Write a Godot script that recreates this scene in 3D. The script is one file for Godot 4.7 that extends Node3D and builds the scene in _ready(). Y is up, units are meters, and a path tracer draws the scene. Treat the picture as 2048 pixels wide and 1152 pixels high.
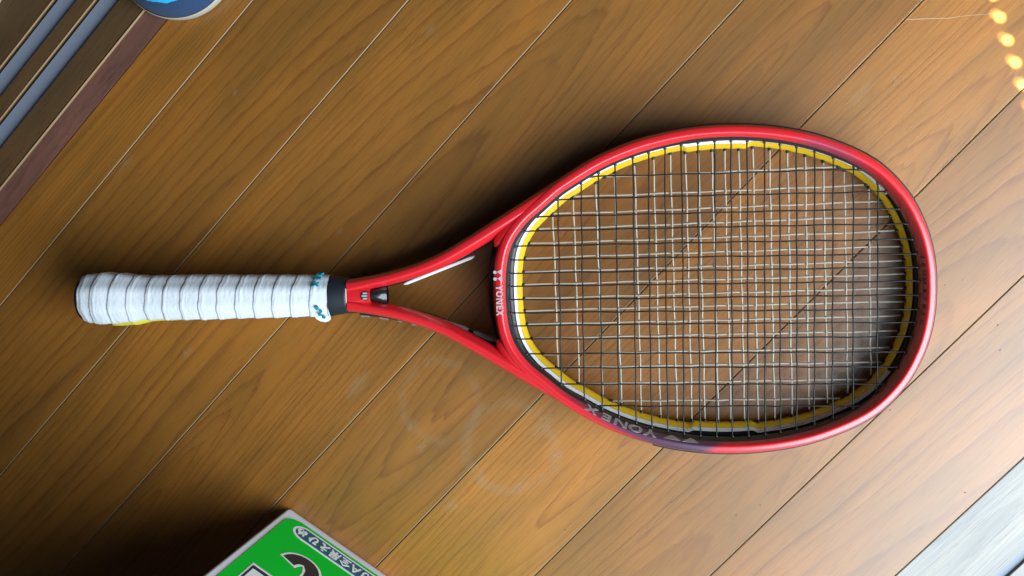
extends Node3D
# A red tennis racket lying on a second, yellow and black one on a plank floor beside a sliding-door sill.
# Units are metres; inside a racket x runs from butt to tip, y is up and z is across.

const PLANK_TURN := 0.82027      # the planks' direction, about the vertical
const PLANK := 0.1009766         # one plank's width
var M := {}
var mesh_cache := {}

func _ready() -> void:
	build_view()
	build_materials()
	build_floor()
	build_sill()
	build_far_sill()
	build_rackets()
	build_carton()
	build_slippers()
	build_sun_flecks()

# ------------------------------------------------------------------ camera, sky, light
func build_view() -> void:
	var cam := Camera3D.new()
	cam.name = "camera"
	var right := Vector3(0.98921302, -0.14648416, 0.0)
	var down := Vector3(0.0116709, 0.07881406, 0.99682101)
	var forward := Vector3(-0.14601849, -0.98606832, 0.07967349)
	cam.transform = Transform3D(Basis(right, -down, -forward).orthonormalized(), Vector3(0, 0.81632, 0))
	cam.fov = 32.1328
	cam.near = 0.02
	cam.far = 40.0
	add_child(cam)
	cam.current = true
	var env := Environment.new()
	env.background_mode = Environment.BG_COLOR
	env.background_color = Color(0.115, 0.105, 0.10)
	env.background_energy_multiplier = 1.0
	env.tonemap_mode = Environment.TONE_MAPPER_LINEAR
	env.tonemap_exposure = 1.07
	env.sdfgi_enabled = true
	env.ssao_enabled = true
	env.ssil_enabled = true
	var we := WorldEnvironment.new()
	we.name = "environment"
	we.environment = env
	add_child(we)
	# daylight through the open sliding door past the lower right corner: the bright sky further out, and the tall door opening close by
	var across := Vector3(sin(PLANK_TURN), 0, cos(PLANK_TURN))
	var along := Vector3(cos(PLANK_TURN), 0, -sin(PLANK_TURN))
	daylight("sky_daylight", Vector3(0.95, 0.93, 0.60), Vector3(-0.1, 0.0, 0.05), Vector2(1.4, 1.2), 5.3, Color(0.93, 0.97, 1.0))
	var door := across * 0.53 + along * 0.12 + Vector3(0, 1.45, 0)
	daylight("door_daylight", door, door - across, Vector2(1.2, 2.6), 1.35, Color(0.76, 0.90, 1.0))

func daylight(called: String, at: Vector3, aim: Vector3, size: Vector2, energy: float, tone: Color) -> void:
	var win := AreaLight3D.new()
	win.name = called
	win.area_size = size
	win.light_energy = energy
	win.light_color = tone
	win.area_range = 12.0
	win.area_attenuation = 2.0
	win.shadow_enabled = true
	add_child(win)
	win.look_at_from_position(at, aim, Vector3.UP)

# ------------------------------------------------------------------ helpers
func tag(o: Node, label := "", category := "", group := "", kind := "") -> Node:
	if label: o.set_meta("label", label)
	if category: o.set_meta("category", category)
	if group: o.set_meta("group", group)
	if kind: o.set_meta("kind", kind)
	return o

func put(called: String, mesh: Mesh, material: Material, parent: Node) -> MeshInstance3D:
	var o := MeshInstance3D.new()
	o.name = numbered(called, parent)
	o.mesh = mesh
	if material: o.material_override = material
	parent.add_child(o, true)
	return o

func numbered(called: String, parent: Node) -> String:
	if not parent.has_node(NodePath(called)): return called
	var n := 1
	while parent.has_node(NodePath("%s_%03d" % [called, n])): n += 1
	return "%s_%03d" % [called, n]

func base(called: String, where: Transform3D) -> Node3D:
	var o := Node3D.new()
	o.name = numbered(called, self)
	o.transform = where
	add_child(o)
	return o

func lin(r: float, g: float, b: float) -> Color:
	return Color(r, g, b).linear_to_srgb()

func mat(c: Color, rough: float, spec := 0.5, metal := 0.0) -> StandardMaterial3D:
	var m := StandardMaterial3D.new()
	m.albedo_color = c
	m.roughness = rough
	m.metallic = metal
	m.metallic_specular = spec
	return m

# a grid of points (rows of equal length) as a smooth mesh; "inside" gives a point behind each row so that normals face outwards
func grid_mesh(rows: Array, wrap_row: bool, wrap_col: bool, inside: PackedVector3Array, cap := false, colors := []) -> ArrayMesh:
	var nr: int = rows.size()
	var nc: int = rows[0].size()
	var v := PackedVector3Array()
	var col := PackedColorArray()
	for r in nr:
		v.append_array(rows[r])
		if colors.size(): col.append_array(colors[r])
	var nrm := PackedVector3Array()
	nrm.resize(v.size())
	var idx := PackedInt32Array()
	var rmax: int = nr if wrap_row else nr - 1
	var cmax: int = nc if wrap_col else nc - 1
	var vote := 0.0
	for r in rmax:
		var r2: int = (r + 1) % nr
		for c in cmax:
			var c2: int = (c + 1) % nc
			var a := r * nc + c
			var b := r2 * nc + c
			var d := r2 * nc + c2
			var e := r * nc + c2
			var n := (v[d] - v[a]).cross(v[e] - v[b])
			nrm[a] += n; nrm[b] += n; nrm[d] += n; nrm[e] += n
			vote += n.dot((v[a] + v[d]) * 0.5 - inside[r])
			idx.append_array(PackedInt32Array([a, b, d, a, d, e]))
	var sgn := 1.0 if vote > 0 else -1.0
	for i in nrm.size(): nrm[i] = (nrm[i] * sgn).normalized()
	if sgn > 0:
		for i in range(0, idx.size(), 3):
			var t := idx[i + 1]
			idx[i + 1] = idx[i + 2]
			idx[i + 2] = t
	var arr := []
	arr.resize(Mesh.ARRAY_MAX)
	arr[Mesh.ARRAY_VERTEX] = v
	arr[Mesh.ARRAY_NORMAL] = nrm
	if colors.size(): arr[Mesh.ARRAY_COLOR] = col
	arr[Mesh.ARRAY_INDEX] = idx
	var m := ArrayMesh.new()
	m.add_surface_from_arrays(Mesh.PRIMITIVE_TRIANGLES, arr)
	if cap and wrap_col:
		var st := SurfaceTool.new()
		st.begin(Mesh.PRIMITIVE_TRIANGLES)
		for end in [0, nr - 1]:
			var mid := Vector3.ZERO
			for p in rows[end]: mid += p
			mid /= nc
			var out: Vector3 = (mid - inside[1 if end == 0 else nr - 2]).normalized()
			for c in nc:
				tri(st, mid, rows[end][c], rows[end][(c + 1) % nc], out)
		st.append_from(m, 0, Transform3D())
		return st.commit()
	return m

func tri(st: SurfaceTool, a: Vector3, b: Vector3, c: Vector3, out: Vector3) -> void:
	var n := (c - a).cross(b - a)
	if n.dot(out) < 0:
		var t := b
		b = c
		c = t
		n = -n
	st.set_normal(n.normalized())
	st.set_color(Color.WHITE)
	st.add_vertex(a)
	st.set_normal(n.normalized())
	st.add_vertex(b)
	st.set_normal(n.normalized())
	st.add_vertex(c)

func quad(st: SurfaceTool, a: Vector3, b: Vector3, c: Vector3, d: Vector3, out: Vector3) -> void:
	tri(st, a, b, c, out)
	tri(st, a, c, d, out)

# sweeps cross-sections along a level path: x of a section points to the right of the travel, y is up
func sweep(path: PackedVector3Array, section: Callable, closed_path: bool, closed_section: bool, cap := false, tint = null) -> ArrayMesh:
	var rows := []
	var cols := []
	var inside := PackedVector3Array()
	var n := path.size()
	for i in n:
		var p0: Vector3 = path[(i - 1 + n) % n] if closed_path or i > 0 else path[i]
		var p1: Vector3 = path[(i + 1) % n] if closed_path or i < n - 1 else path[i]
		var t := p1 - p0
		t.y = 0
		t = t.normalized()
		var left := Vector3(-t.z, 0, t.x)
		var sec: PackedVector2Array = section.call(i)
		var row := PackedVector3Array()
		var crow := PackedColorArray()
		for s in sec:
			var q := path[i] + left * s.x + Vector3.UP * s.y
			row.append(q)
			if tint != null: crow.append(tint.call(q, s, i))
		rows.append(row)
		if tint != null: cols.append(crow)
		inside.append(path[i])
	return grid_mesh(rows, closed_path, closed_section, inside, cap, cols)

func spline(pts: PackedVector2Array, closed: bool, steps: int) -> PackedVector2Array:
	var out := PackedVector2Array()
	var n := pts.size()
	var last := n if closed else n - 1
	for i in last:
		var a := pts[(i - 1 + n) % n] if closed or i > 0 else pts[0] * 2.0 - pts[1]
		var b := pts[i]
		var c := pts[(i + 1) % n]
		var d := pts[(i + 2) % n] if closed or i < n - 2 else c * 2.0 - b
		for k in steps:
			out.append(b.cubic_interpolate(c, a, d, float(k) / steps))
	if not closed: out.append(pts[n - 1])
	return out

func flat3(p: PackedVector2Array, y := 0.0) -> PackedVector3Array:
	var o := PackedVector3Array()
	for q in p: o.append(Vector3(q.x, y, q.y))
	return o

func inset(p: PackedVector2Array, by: Callable) -> PackedVector2Array:
	var o := PackedVector2Array()
	for i in p.size():
		var t := (p[mini(i + 1, p.size() - 1)] - p[maxi(i - 1, 0)]).normalized()
		o.append(p[i] + Vector2(-t.y, t.x) * by.call(p[i]))
	return o

func ring_section(n: int, rx: float, ry: float) -> PackedVector2Array:
	var o := PackedVector2Array()
	for k in n: o.append(Vector2(cos(TAU * k / n) * rx, sin(TAU * k / n) * ry))
	return o

# a flat shape in x-y with a thickness along +z, for print and panels
func slab(shapes: Array, z0: float, z1: float) -> ArrayMesh:
	var st := SurfaceTool.new()
	st.begin(Mesh.PRIMITIVE_TRIANGLES)
	for s in shapes:
		var poly: PackedVector2Array = s
		var ix := Geometry2D.triangulate_polygon(poly)
		for i in range(0, ix.size(), 3):
			tri(st, Vector3(poly[ix[i]].x, poly[ix[i]].y, z1), Vector3(poly[ix[i + 1]].x, poly[ix[i + 1]].y, z1), Vector3(poly[ix[i + 2]].x, poly[ix[i + 2]].y, z1), Vector3(0, 0, 1))
		var cw := Geometry2D.is_polygon_clockwise(poly)
		for i in poly.size():
			var a := poly[i]
			var b := poly[(i + 1) % poly.size()]
			var e := b - a
			var out := Vector3(e.y, -e.x, 0) * (-1.0 if cw else 1.0)
			quad(st, Vector3(a.x, a.y, z0), Vector3(b.x, b.y, z0), Vector3(b.x, b.y, z1), Vector3(a.x, a.y, z1), out)
	return st.commit()

func rounded(x0: float, y0: float, x1: float, y1: float, r: float) -> PackedVector2Array:
	var o := PackedVector2Array()
	var cs := [Vector2(x1 - r, y1 - r), Vector2(x0 + r, y1 - r), Vector2(x0 + r, y0 + r), Vector2(x1 - r, y0 + r)]
	for k in 4:
		for j in 7:
			var a := PI / 2 * (k + j / 6.0)
			o.append(cs[k] + Vector2(cos(a), sin(a)) * r)
	return o

# a box whose upper edges are bevelled, lying along x
func bevel_box(x0: float, x1: float, y0: float, y1: float, z0: float, z1: float, bev: float) -> ArrayMesh:
	var st := SurfaceTool.new()
	st.begin(Mesh.PRIMITIVE_TRIANGLES)
	var low := [Vector3(x0, y0, z0), Vector3(x1, y0, z0), Vector3(x1, y0, z1), Vector3(x0, y0, z1)]
	var mid := [Vector3(x0, y1 - bev, z0), Vector3(x1, y1 - bev, z0), Vector3(x1, y1 - bev, z1), Vector3(x0, y1 - bev, z1)]
	var top := [Vector3(x0 + bev, y1, z0 + bev), Vector3(x1 - bev, y1, z0 + bev), Vector3(x1 - bev, y1, z1 - bev), Vector3(x0 + bev, y1, z1 - bev)]
	var outs := [Vector3(0, 0, -1), Vector3(1, 0, 0), Vector3(0, 0, 1), Vector3(-1, 0, 0)]
	for k in 4:
		var j := (k + 1) % 4
		quad(st, low[k], low[j], mid[j], mid[k], outs[k])
		quad(st, mid[k], mid[j], top[j], top[k], outs[k] + Vector3.UP)
	quad(st, top[0], top[1], top[2], top[3], Vector3.UP)
	quad(st, low[0], low[1], low[2], low[3], Vector3.DOWN)
	return st.commit()

# ------------------------------------------------------------------ materials
func noise(sd: int, f: float, oct := 3) -> FastNoiseLite:
	var n := FastNoiseLite.new()
	n.noise_type = FastNoiseLite.TYPE_SIMPLEX_SMOOTH
	n.seed = sd
	n.frequency = f
	n.fractal_octaves = oct
	return n

# wood cut along the grain: growth rings met by a sawn face, with fine fibres; u runs along the plank
func wood_texture(sd: int, w: int, h: int, length: float, width: float, light: Color, dark: Color, rings: float, depth: float, tilt: float, centre: float) -> ImageTexture:
	var slow := noise(sd, 1.0, 2)
	var wob := noise(sd + 7, 1.0, 2)
	var fib := noise(sd + 13, 1.0, 2)
	var blot := noise(sd + 21, 1.0, 3)
	var bytes := PackedByteArray()
	bytes.resize(w * h * 3)
	var reach := PackedFloat32Array()
	var bend := PackedFloat32Array()
	for i in w:
		var u := length * i / w
		reach.append(depth + tilt * u + 0.008 * slow.get_noise_2d(u * 1.3, 0.0) + 0.0007 * slow.get_noise_2d(u * 8.0, 9.0))
		bend.append(centre + 0.010 * wob.get_noise_2d(u * 1.2, 5.0) + 0.0006 * wob.get_noise_2d(u * 7.0, 2.0))
	for j in h:
		var v := width * j / h
		for i in w:
			var u := length * i / w
			var dv := v - bend[i]
			var rho := sqrt(dv * dv * 0.55 + reach[i] * reach[i]) + 0.0005 * wob.get_noise_2d(u * 20.0, v * 170.0)
			var x := rho * rings + 1.3 * slow.get_noise_1d(rho * 45.0)
			var fr := x - floorf(x)
			var late := pow(fr, 4.5) * (1.0 if fr < 0.93 else (1.0 - fr) / 0.07)
			late *= 0.55 + 0.55 * slow.get_noise_2d(floorf(x) * 7.3, u * 2.0) + 0.2
			var f1 := fib.get_noise_2d(u * 22.0, v * 2600.0)
			var f2 := fib.get_noise_2d(u * 34.0 + 40.0, v * 1100.0)
			var bl := blot.get_noise_2d(u * 7.0, v * 24.0)
			var pore := 1.0 if f2 < 0.52 else 0.89
			var k := clampf(late * 0.62 + 0.08 * f1 + 0.06 * f2, 0.0, 1.0)
			var lum := (1.0 + 0.10 * f1 + 0.13 * bl) * pore
			var at := (j * w + i) * 3
			bytes[at] = int(clampf((light.r + (dark.r - light.r) * k) * lum, 0, 1) * 255)
			bytes[at + 1] = int(clampf((light.g + (dark.g - light.g) * k) * (lum - 0.03 * bl), 0, 1) * 255)
			bytes[at + 2] = int(clampf((light.b + (dark.b - light.b) * k) * (lum - 0.06 * bl), 0, 1) * 255)
	return ImageTexture.create_from_image(Image.create_from_data(w, h, false, Image.FORMAT_RGB8, bytes))

func wood(t: Texture2D, rough: float, spec: float) -> StandardMaterial3D:
	var m := mat(Color.WHITE, rough, spec)
	m.albedo_texture = t
	m.heightmap_enabled = true
	m.heightmap_texture = t
	m.heightmap_scale = 0.02
	return m

func build_materials() -> void:
	var light := Color(0.60, 0.39, 0.142)
	var dark := Color(0.38, 0.205, 0.066)
	var kinds := [[3, 270.0, 0.060, -0.075, 0.02], [11, 300.0, -0.055, 0.085, 0.075], [23, 250.0, 0.05, 0.04, 0.115], [37, 280.0, -0.030, 0.105, 0.05], [51, 260.0, 0.095, -0.05, -0.02]]
	M.planks = []
	for k in kinds:
		var shade: float = 1.0 + 0.08 * sin(k[0] * 1.3)
		var t := wood_texture(k[0], 1536, 256, 1.4, 0.1, light * shade, dark * shade, k[1], k[2], k[3], k[4])
		M.planks.append(wood(t, 0.38, 0.78))
	var old := wood_texture(71, 1024, 128, 1.4, 0.1, Color(0.34, 0.25, 0.155), Color(0.20, 0.135, 0.08), 260.0, 0.05, 0.02, 0.05)
	M.sill = wood(old, 0.55, 0.4)
	var pale := wood_texture(83, 1024, 128, 1.4, 0.1, Color(0.60, 0.585, 0.56), Color(0.50, 0.49, 0.475), 150.0, -0.03, 0.06, 0.04)
	M.pale = wood(pale, 0.42, 0.5)
	M.red_border = wood(wood_texture(97, 1024, 96, 1.4, 0.1, Color(0.45, 0.30, 0.25), Color(0.31, 0.20, 0.17), 260.0, 0.05, 0.02, 0.05), 0.5, 0.5)
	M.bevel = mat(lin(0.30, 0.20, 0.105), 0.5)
	M.worn = mat(lin(0.30, 0.19, 0.095), 0.7)
	M.track = mat(lin(0.20, 0.23, 0.29), 0.45, 0.5, 0.0)
	M.dark_gap = mat(lin(0.02, 0.018, 0.016), 0.9)
	M.red = mat(Color.WHITE, 0.34, 0.5, 0.05)
	M.red.vertex_color_use_as_albedo = true
	M.red.clearcoat_enabled = true
	M.red.clearcoat = 0.8
	M.red.clearcoat_roughness = 0.18
	M.black = mat(lin(0.012, 0.013, 0.016), 0.38)
	M.black_gloss = mat(lin(0.012, 0.012, 0.014), 0.15)
	M.black_string = mat(lin(0.008, 0.008, 0.009), 0.42, 0.4)
	M.white_string = mat(lin(0.44, 0.39, 0.31), 0.36)
	M.white_paint = mat(lin(0.80, 0.82, 0.84), 0.3)
	M.yellow = mat(lin(0.80, 0.50, 0.010), 0.32)
	M.yellow_grip = mat(lin(0.72, 0.62, 0.05), 0.6)
	M.grey_paint = mat(lin(0.22, 0.20, 0.21), 0.4)
	M.silver = mat(lin(0.62, 0.60, 0.60), 0.35, 0.5, 0.4)
	M.taupe = mat(lin(0.27, 0.235, 0.215), 0.5)
	M.grip = mat(lin(0.70, 0.735, 0.78), 0.55, 0.4)
	M.teal = mat(lin(0.005, 0.24, 0.33), 0.6, 0.2)
	M.rubber = mat(lin(0.010, 0.013, 0.020), 0.5)
	M.card = mat(lin(0.66, 0.68, 0.74), 0.7, 0.3)
	M.green = mat(lin(0.002, 0.50, 0.03), 0.6, 0.2)
	M.print_white = mat(lin(0.78, 0.80, 0.80), 0.5)
	M.print_navy = mat(lin(0.012, 0.022, 0.06), 0.5)
	M.print_teal = mat(lin(0.005, 0.10, 0.16), 0.5)
	M.print_black = mat(lin(0.02, 0.02, 0.028), 0.5)
	M.denim = mat(lin(0.028, 0.060, 0.13), 0.9, 0.2)
	M.denim.rim_enabled = true
	M.denim.rim = 0.4
	var fn := NoiseTexture2D.new()
	fn.width = 256
	fn.height = 256
	fn.seamless = true
	fn.noise = noise(5, 0.12, 3)
	M.denim.heightmap_enabled = true
	M.denim.heightmap_texture = fn
	M.denim.heightmap_scale = 0.05
	M.denim.uv1_triplanar = true
	M.denim.uv1_scale = Vector3(40, 40, 40)
	M.cyan = M.denim.duplicate()
	M.cyan.albedo_color = lin(0.03, 0.42, 0.75)
	M.sole = mat(lin(0.42, 0.39, 0.32), 0.7)
	var gn := NoiseTexture2D.new()
	gn.width = 512
	gn.height = 512
	gn.seamless = true
	gn.noise = noise(8, 0.02, 4)
	M.grip.heightmap_enabled = true
	M.grip.heightmap_texture = gn
	M.grip.heightmap_scale = 0.02
	M.grip.uv1_triplanar = true
	M.grip.uv1_scale = Vector3(14, 14, 14)

# ------------------------------------------------------------------ floor
func plank_mesh(length: float, width: float, u0: float, flip: bool) -> ArrayMesh:
	# top face with grain, plain paler bevels and sides as a second surface
	var st := SurfaceTool.new()
	st.begin(Mesh.PRIMITIVE_TRIANGLES)
	var b := 0.00055
	var gap := 0.0003
	var z0 := gap
	var z1 := width - gap
	var n := 1
	for k in n:
		var x0 := -length / 2
		var x1 := length / 2
		var a := [Vector3(x0, 0, z0 + b), Vector3(x1, 0, z0 + b), Vector3(x1, 0, z1 - b), Vector3(x0, 0, z1 - b)]
		var t := [Vector2(0, 0.02), Vector2(1, 0.02), Vector2(1, 0.99), Vector2(0, 0.99)]
		for order in [[0, 1, 2], [0, 2, 3]]:
			for q in order:
				var uv: Vector2 = t[q]
				if flip: uv = Vector2(1.0 - uv.x, 1.0 - uv.y)
				st.set_normal(Vector3.UP)
				st.set_tangent(Plane(1, 0, 0, 1))
				st.set_uv(Vector2(uv.x + u0, uv.y))
				st.add_vertex(a[q])
	var top := st.commit()
	st = SurfaceTool.new()
	st.begin(Mesh.PRIMITIVE_TRIANGLES)
	var x0 := -length / 2
	var x1 := length / 2
	for s in [[z0, z0 + b, -1.0], [z1, z1 - b, 1.0]]:
		quad(st, Vector3(x0, -b, s[0]), Vector3(x1, -b, s[0]), Vector3(x1, 0, s[1]), Vector3(x0, 0, s[1]), Vector3(0, 1, s[2]))
		quad(st, Vector3(x0, -0.012, s[0]), Vector3(x1, -0.012, s[0]), Vector3(x1, -b, s[0]), Vector3(x0, -b, s[0]), Vector3(0, 0, s[2]))
	for e in [x0, x1]:
		quad(st, Vector3(e, -0.012, z0), Vector3(e, -0.012, z1), Vector3(e, -b, z1), Vector3(e, -b, z0), Vector3(signf(e), 0, 0))
	quad(st, Vector3(x0, -0.012, z0), Vector3(x1, -0.012, z0), Vector3(x1, -0.012, z1), Vector3(x0, -0.012, z1), Vector3.DOWN)
	st.commit(top)
	return top

func build_floor() -> void:
	var f := base("floor", Transform3D(Basis(Vector3.UP, PLANK_TURN), Vector3.ZERO))
	tag(f, "golden brown wooden plank floor with narrow grooves running diagonally", "", "", "structure")
	put("subfloor", bevel_box(-1.1, 1.1, -0.05, -0.0125, -0.9, 1.2, 0.001), M.dark_gap, f)
	var z := -0.36816
	# the half plank by the inner sill
	var rows := [[-0.4155, 0.04734, 4, 0.30, false]]
	var pick := [2, 4, 0, 3, 1, 0, 2]
	var shift := [0.1, 0.55, 0.33, 0.72, 0.05, 0.61, 0.4]
	for k in 7:
		rows.append([z, PLANK, pick[k], shift[k], k % 2 == 1])
		z += PLANK
	for r in rows:
		var m := plank_mesh(2.0, r[1], r[3], r[4])
		var o := put("plank", m, null, f)
		o.position = Vector3(0.0, 0.0, r[0])
		m.surface_set_material(0, M.planks[r[2]])
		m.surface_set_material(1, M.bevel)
	floor_wear(f)
	var last := plank_mesh(2.0, 0.0525, 0.2, false)
	var lp := put("plank", last, null, f)
	lp.position = Vector3(0, 0.0, z)
	last.surface_set_material(0, M.pale)
	last.surface_set_material(1, M.pale)
	tag(lp, "narrow whitish plank at the doorway")

# pale worn patches, ring marks and nicks in the varnish, given as x, z, half length, half width in the room's metres
func floor_wear(f: Node3D) -> void:
	var back := f.transform.affine_inverse()
	var patches := [[-0.2543, 0.1502, 0.012, 0.0048], [-0.215, 0.1758, 0.002, 0.0016], [-0.1982, 0.2024, 0.0056, 0.0032], [-0.209, 0.1864, 0.0028, 0.002], [-0.0944, 0.1801, 0.0104, 0.0044], [-0.0838, 0.206, 0.0048, 0.0048], [-0.1141, 0.2328, 0.0104, 0.0032], [-0.1473, 0.2247, 0.0056, 0.0028], [-0.1742, 0.2526, 0.0064, 0.0036], [-0.2901, 0.0296, 0.0036, 0.0016], [-0.2679, 0.0193, 0.0036, 0.0016], [-0.3588, -0.0979, 0.0024, 0.0016], [0.1777, -0.0985, 0.0024, 0.0036], [0.152, -0.0874, 0.012, 0.004], [-0.006, 0.2232, 0.0072, 0.0032], [-0.4078, 0.1259, 0.0048, 0.0032], [-0.461, -0.0373, 0.012, 0.002], [-0.1889, -0.1457, 0.0048, 0.002]]
	var m := mat(Color.WHITE, 0.5, 0.5)
	m.vertex_color_use_as_albedo = true
	m.transparency = BaseMaterial3D.TRANSPARENCY_ALPHA
	var wob := noise(61, 1.0, 3)
	var st := SurfaceTool.new()
	st.begin(Mesh.PRIMITIVE_TRIANGLES)
	var tone := Color(0.50, 0.42, 0.26)
	var level := 0.00025
	for k in patches.size():
		var p: Array = patches[k]
		var c := back * Vector3(p[0], 0, p[1])
		fade_ring(st, Vector3(c.x, level, c.z), p[2] * 1.5, p[3] * 1.5, [[0.0, 0.20], [0.4, 0.15], [0.75, 0.06], [1.1, 0.0]], tone, wob, k * 3.7)
	for q in [[-0.1226, 0.2002, 0.040, 0.13], [-0.1823, 0.1616, 0.036, 0.08]]:
		var c := back * Vector3(q[0], 0, q[1])
		level += 0.0001
		fade_ring(st, Vector3(c.x, level, c.z), q[2], q[2], [[0.78, 0.0], [0.90, q[3]], [0.97, q[3] * 0.9], [1.10, 0.0]], tone, wob, q[0] * 90.0)
	var o := put("worn_patches", st.commit(), m, f)
	tag(o, "", "", "", "stuff")
	# dark nicks and grit
	var nicks := [[-0.1765, 0.1218], [-0.1121, 0.1343], [0.1814, 0.1592], [0.0117, 0.2414], [0.2398, 0.2233], [-0.4701, 0.0952], [0.0638, 0.2495], [-0.0492, -0.084], [0.1126, 0.1694], [-0.1378, 0.1624], [-0.1268, 0.1558], [-0.1781, 0.1743], [-0.266, 0.1987], [0.2195, 0.0596], [0.2323, 0.0556], [0.2591, 0.0902], [0.2617, 0.1097], [0.015, 0.277], [-0.076, 0.2687], [-0.3008, -0.1156], [0.0827, 0.2403]]
	var rng := RandomNumberGenerator.new()
	rng.seed = 9
	st = SurfaceTool.new()
	st.begin(Mesh.PRIMITIVE_TRIANGLES)
	for q in nicks:
		var c := back * Vector3(q[0], 0, q[1])
		var l := rng.randf_range(0.0005, 0.0013)
		var w := rng.randf_range(0.0002, 0.0004)
		var dir := Vector3(1, 0, rng.randf_range(-0.5, 0.3)).normalized() * l
		var over := Vector3(-dir.z, 0, dir.x).normalized() * w
		var top := Vector3(c.x, 0.0004, c.z)
		quad(st, top - dir - Vector3.UP * 0.0003, top - over - Vector3.UP * 0.0002, top + dir - Vector3.UP * 0.0003, top + over, Vector3.UP)
	tag(put("nicks", st.commit(), mat(lin(0.10, 0.055, 0.025), 0.7), f), "", "", "", "stuff")
	# one long pale scratch
	st = SurfaceTool.new()
	st.begin(Mesh.PRIMITIVE_TRIANGLES)
	var line := [Vector3(0.1855, 0, -0.1441), Vector3(0.2164, 0, -0.1443), Vector3(0.2235, 0, -0.1454), Vector3(0.2505, 0, -0.1471)]
	for k in 3:
		var a: Vector3 = back * line[k]
		var b: Vector3 = back * line[k + 1]
		var over := Vector3(-(b - a).z, 0, (b - a).x).normalized() * (0.00028 - 0.00006 * k)
		var up := Vector3(0, 0.00016, 0)
		quad(st, a - over + up, b - over * 0.8 + up, b + over * 0.8 + up, a + over + up, Vector3.UP)
	put("scratch", st.commit(), mat(lin(0.50, 0.40, 0.24), 0.6), f)

func fade_ring(st: SurfaceTool, c: Vector3, rx: float, rz: float, stops: Array, tone: Color, wob: FastNoiseLite, sd: float) -> void:
	var n := 40
	for i in stops.size() - 1:
		for k in n:
			var v := []
			for e in [[i, k], [i + 1, k], [i + 1, k + 1], [i, k + 1]]:
				var a: float = TAU * (e[1] % n) / n
				var grow := 1.0 + 0.12 * wob.get_noise_2d(cos(a) * 1.3 + sd, sin(a) * 1.3)
				var al: float = stops[e[0]][1] * clampf(0.65 + 1.1 * wob.get_noise_2d(cos(a) * 2.1 + sd + 30.0, sin(a) * 2.1), 0.0, 1.2)
				v.append([c + Vector3(cos(a) * rx, 0, sin(a) * rz) * stops[e[0]][0] * grow, Color(tone.r, tone.g, tone.b, al)])
			for order in [[0, 1, 2], [0, 2, 3]]:
				for q in order:
					st.set_normal(Vector3.UP)
					st.set_color(v[q][1])
					st.add_vertex(v[q][0])

func build_sill() -> void:
	var s := base("door_sill", Transform3D(Basis(Vector3.UP, PLANK_TURN), Vector3.ZERO))
	tag(s, "dark worn wooden sliding door sill with two grey sunken tracks", "", "", "structure")
	put("border_strip", board(2.0, -0.4345, -0.4158, 0.0006), M.red_border, s)
	put("worn_edge", bevel_box(-1.0, 1.0, -0.012, 0.0022, -0.4367, -0.4347, 0.0009), M.worn, s)
	var boards := [[-0.4575, -0.4374], [-0.4870, -0.4752], [-0.60, -0.5045]]
	for b in boards:
		put("sill_board", board(2.0, b[0], b[1], 0.0026), M.sill, s)
		if b[1] < -0.45:
			put("worn_edge", bevel_box(-1.0, 1.0, 0.0014, 0.0030, b[1] + 0.0001, b[1] + 0.0012, 0.0004), M.worn, s)
	for t in [[-0.4733, -0.4577], [-0.5026, -0.4872]]:
		put("track", bevel_box(-1.0, 1.0, -0.012, -0.0012, t[0], t[1], 0.0003), M.track, s)

func board(length: float, z0: float, z1: float, top: float) -> ArrayMesh:
	var st := SurfaceTool.new()
	st.begin(Mesh.PRIMITIVE_TRIANGLES)
	var x := length / 2
	var a := [Vector3(-x, top, z0), Vector3(x, top, z0), Vector3(x, top, z1), Vector3(-x, top, z1)]
	var uv := [Vector2(0, z0 * 10), Vector2(1.4, z0 * 10), Vector2(1.4, z1 * 10), Vector2(0, z1 * 10)]
	for q in [0, 1, 2, 0, 2, 3]:
		st.set_normal(Vector3.UP)
		st.set_uv(uv[q])
		st.add_vertex(a[q])
	for e in [[z0, -1.0], [z1, 1.0]]:
		for q in ([0, 1, 2, 0, 2, 3] if e[1] > 0 else [0, 2, 1, 0, 3, 2]):
			var p: Vector3 = [Vector3(-x, top, e[0]), Vector3(x, top, e[0]), Vector3(x, -0.012, e[0]), Vector3(-x, -0.012, e[0])][q]
			st.set_normal(Vector3(0, 0, e[1]))
			st.set_uv(Vector2(p.x, p.y * 10))
			st.add_vertex(p)
	return st.commit()

func build_far_sill() -> void:
	var s := base("door_threshold", Transform3D(Basis(Vector3.UP, PLANK_TURN), Vector3.ZERO))
	tag(s, "pale threshold board beyond a dark slot at the lit doorway", "", "", "structure")
	put("slot_strip", bevel_box(-1.0, 1.0, -0.012, -0.0030, 0.3914, 0.3982, 0.0002), M.track, s)
	put("threshold_board", board(2.0, 0.3985, 0.46, 0.0), M.pale, s)

# ------------------------------------------------------------------ rackets
# half outline from the tip round to the shoulder (x along, z across), millimetres
func head_outer() -> PackedVector2Array:
	var a := PackedVector2Array([Vector2(682.4, 0), Vector2(681.8, 15), Vector2(679.2, 32), Vector2(674, 49), Vector2(665, 67.5), Vector2(653.4, 82.8), Vector2(640, 95.4), Vector2(625, 104.6), Vector2(610, 111.4), Vector2(596, 116.6), Vector2(582, 120.4), Vector2(567, 123.3), Vector2(550, 125.4), Vector2(532, 126.4), Vector2(514, 126.1), Vector2(498, 124.7), Vector2(480, 121.7), Vector2(460, 116.7), Vector2(441, 110.0), Vector2(425, 102.6), Vector2(409, 93.3)])
	for i in a.size(): a[i] *= 0.000995
	return a

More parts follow.
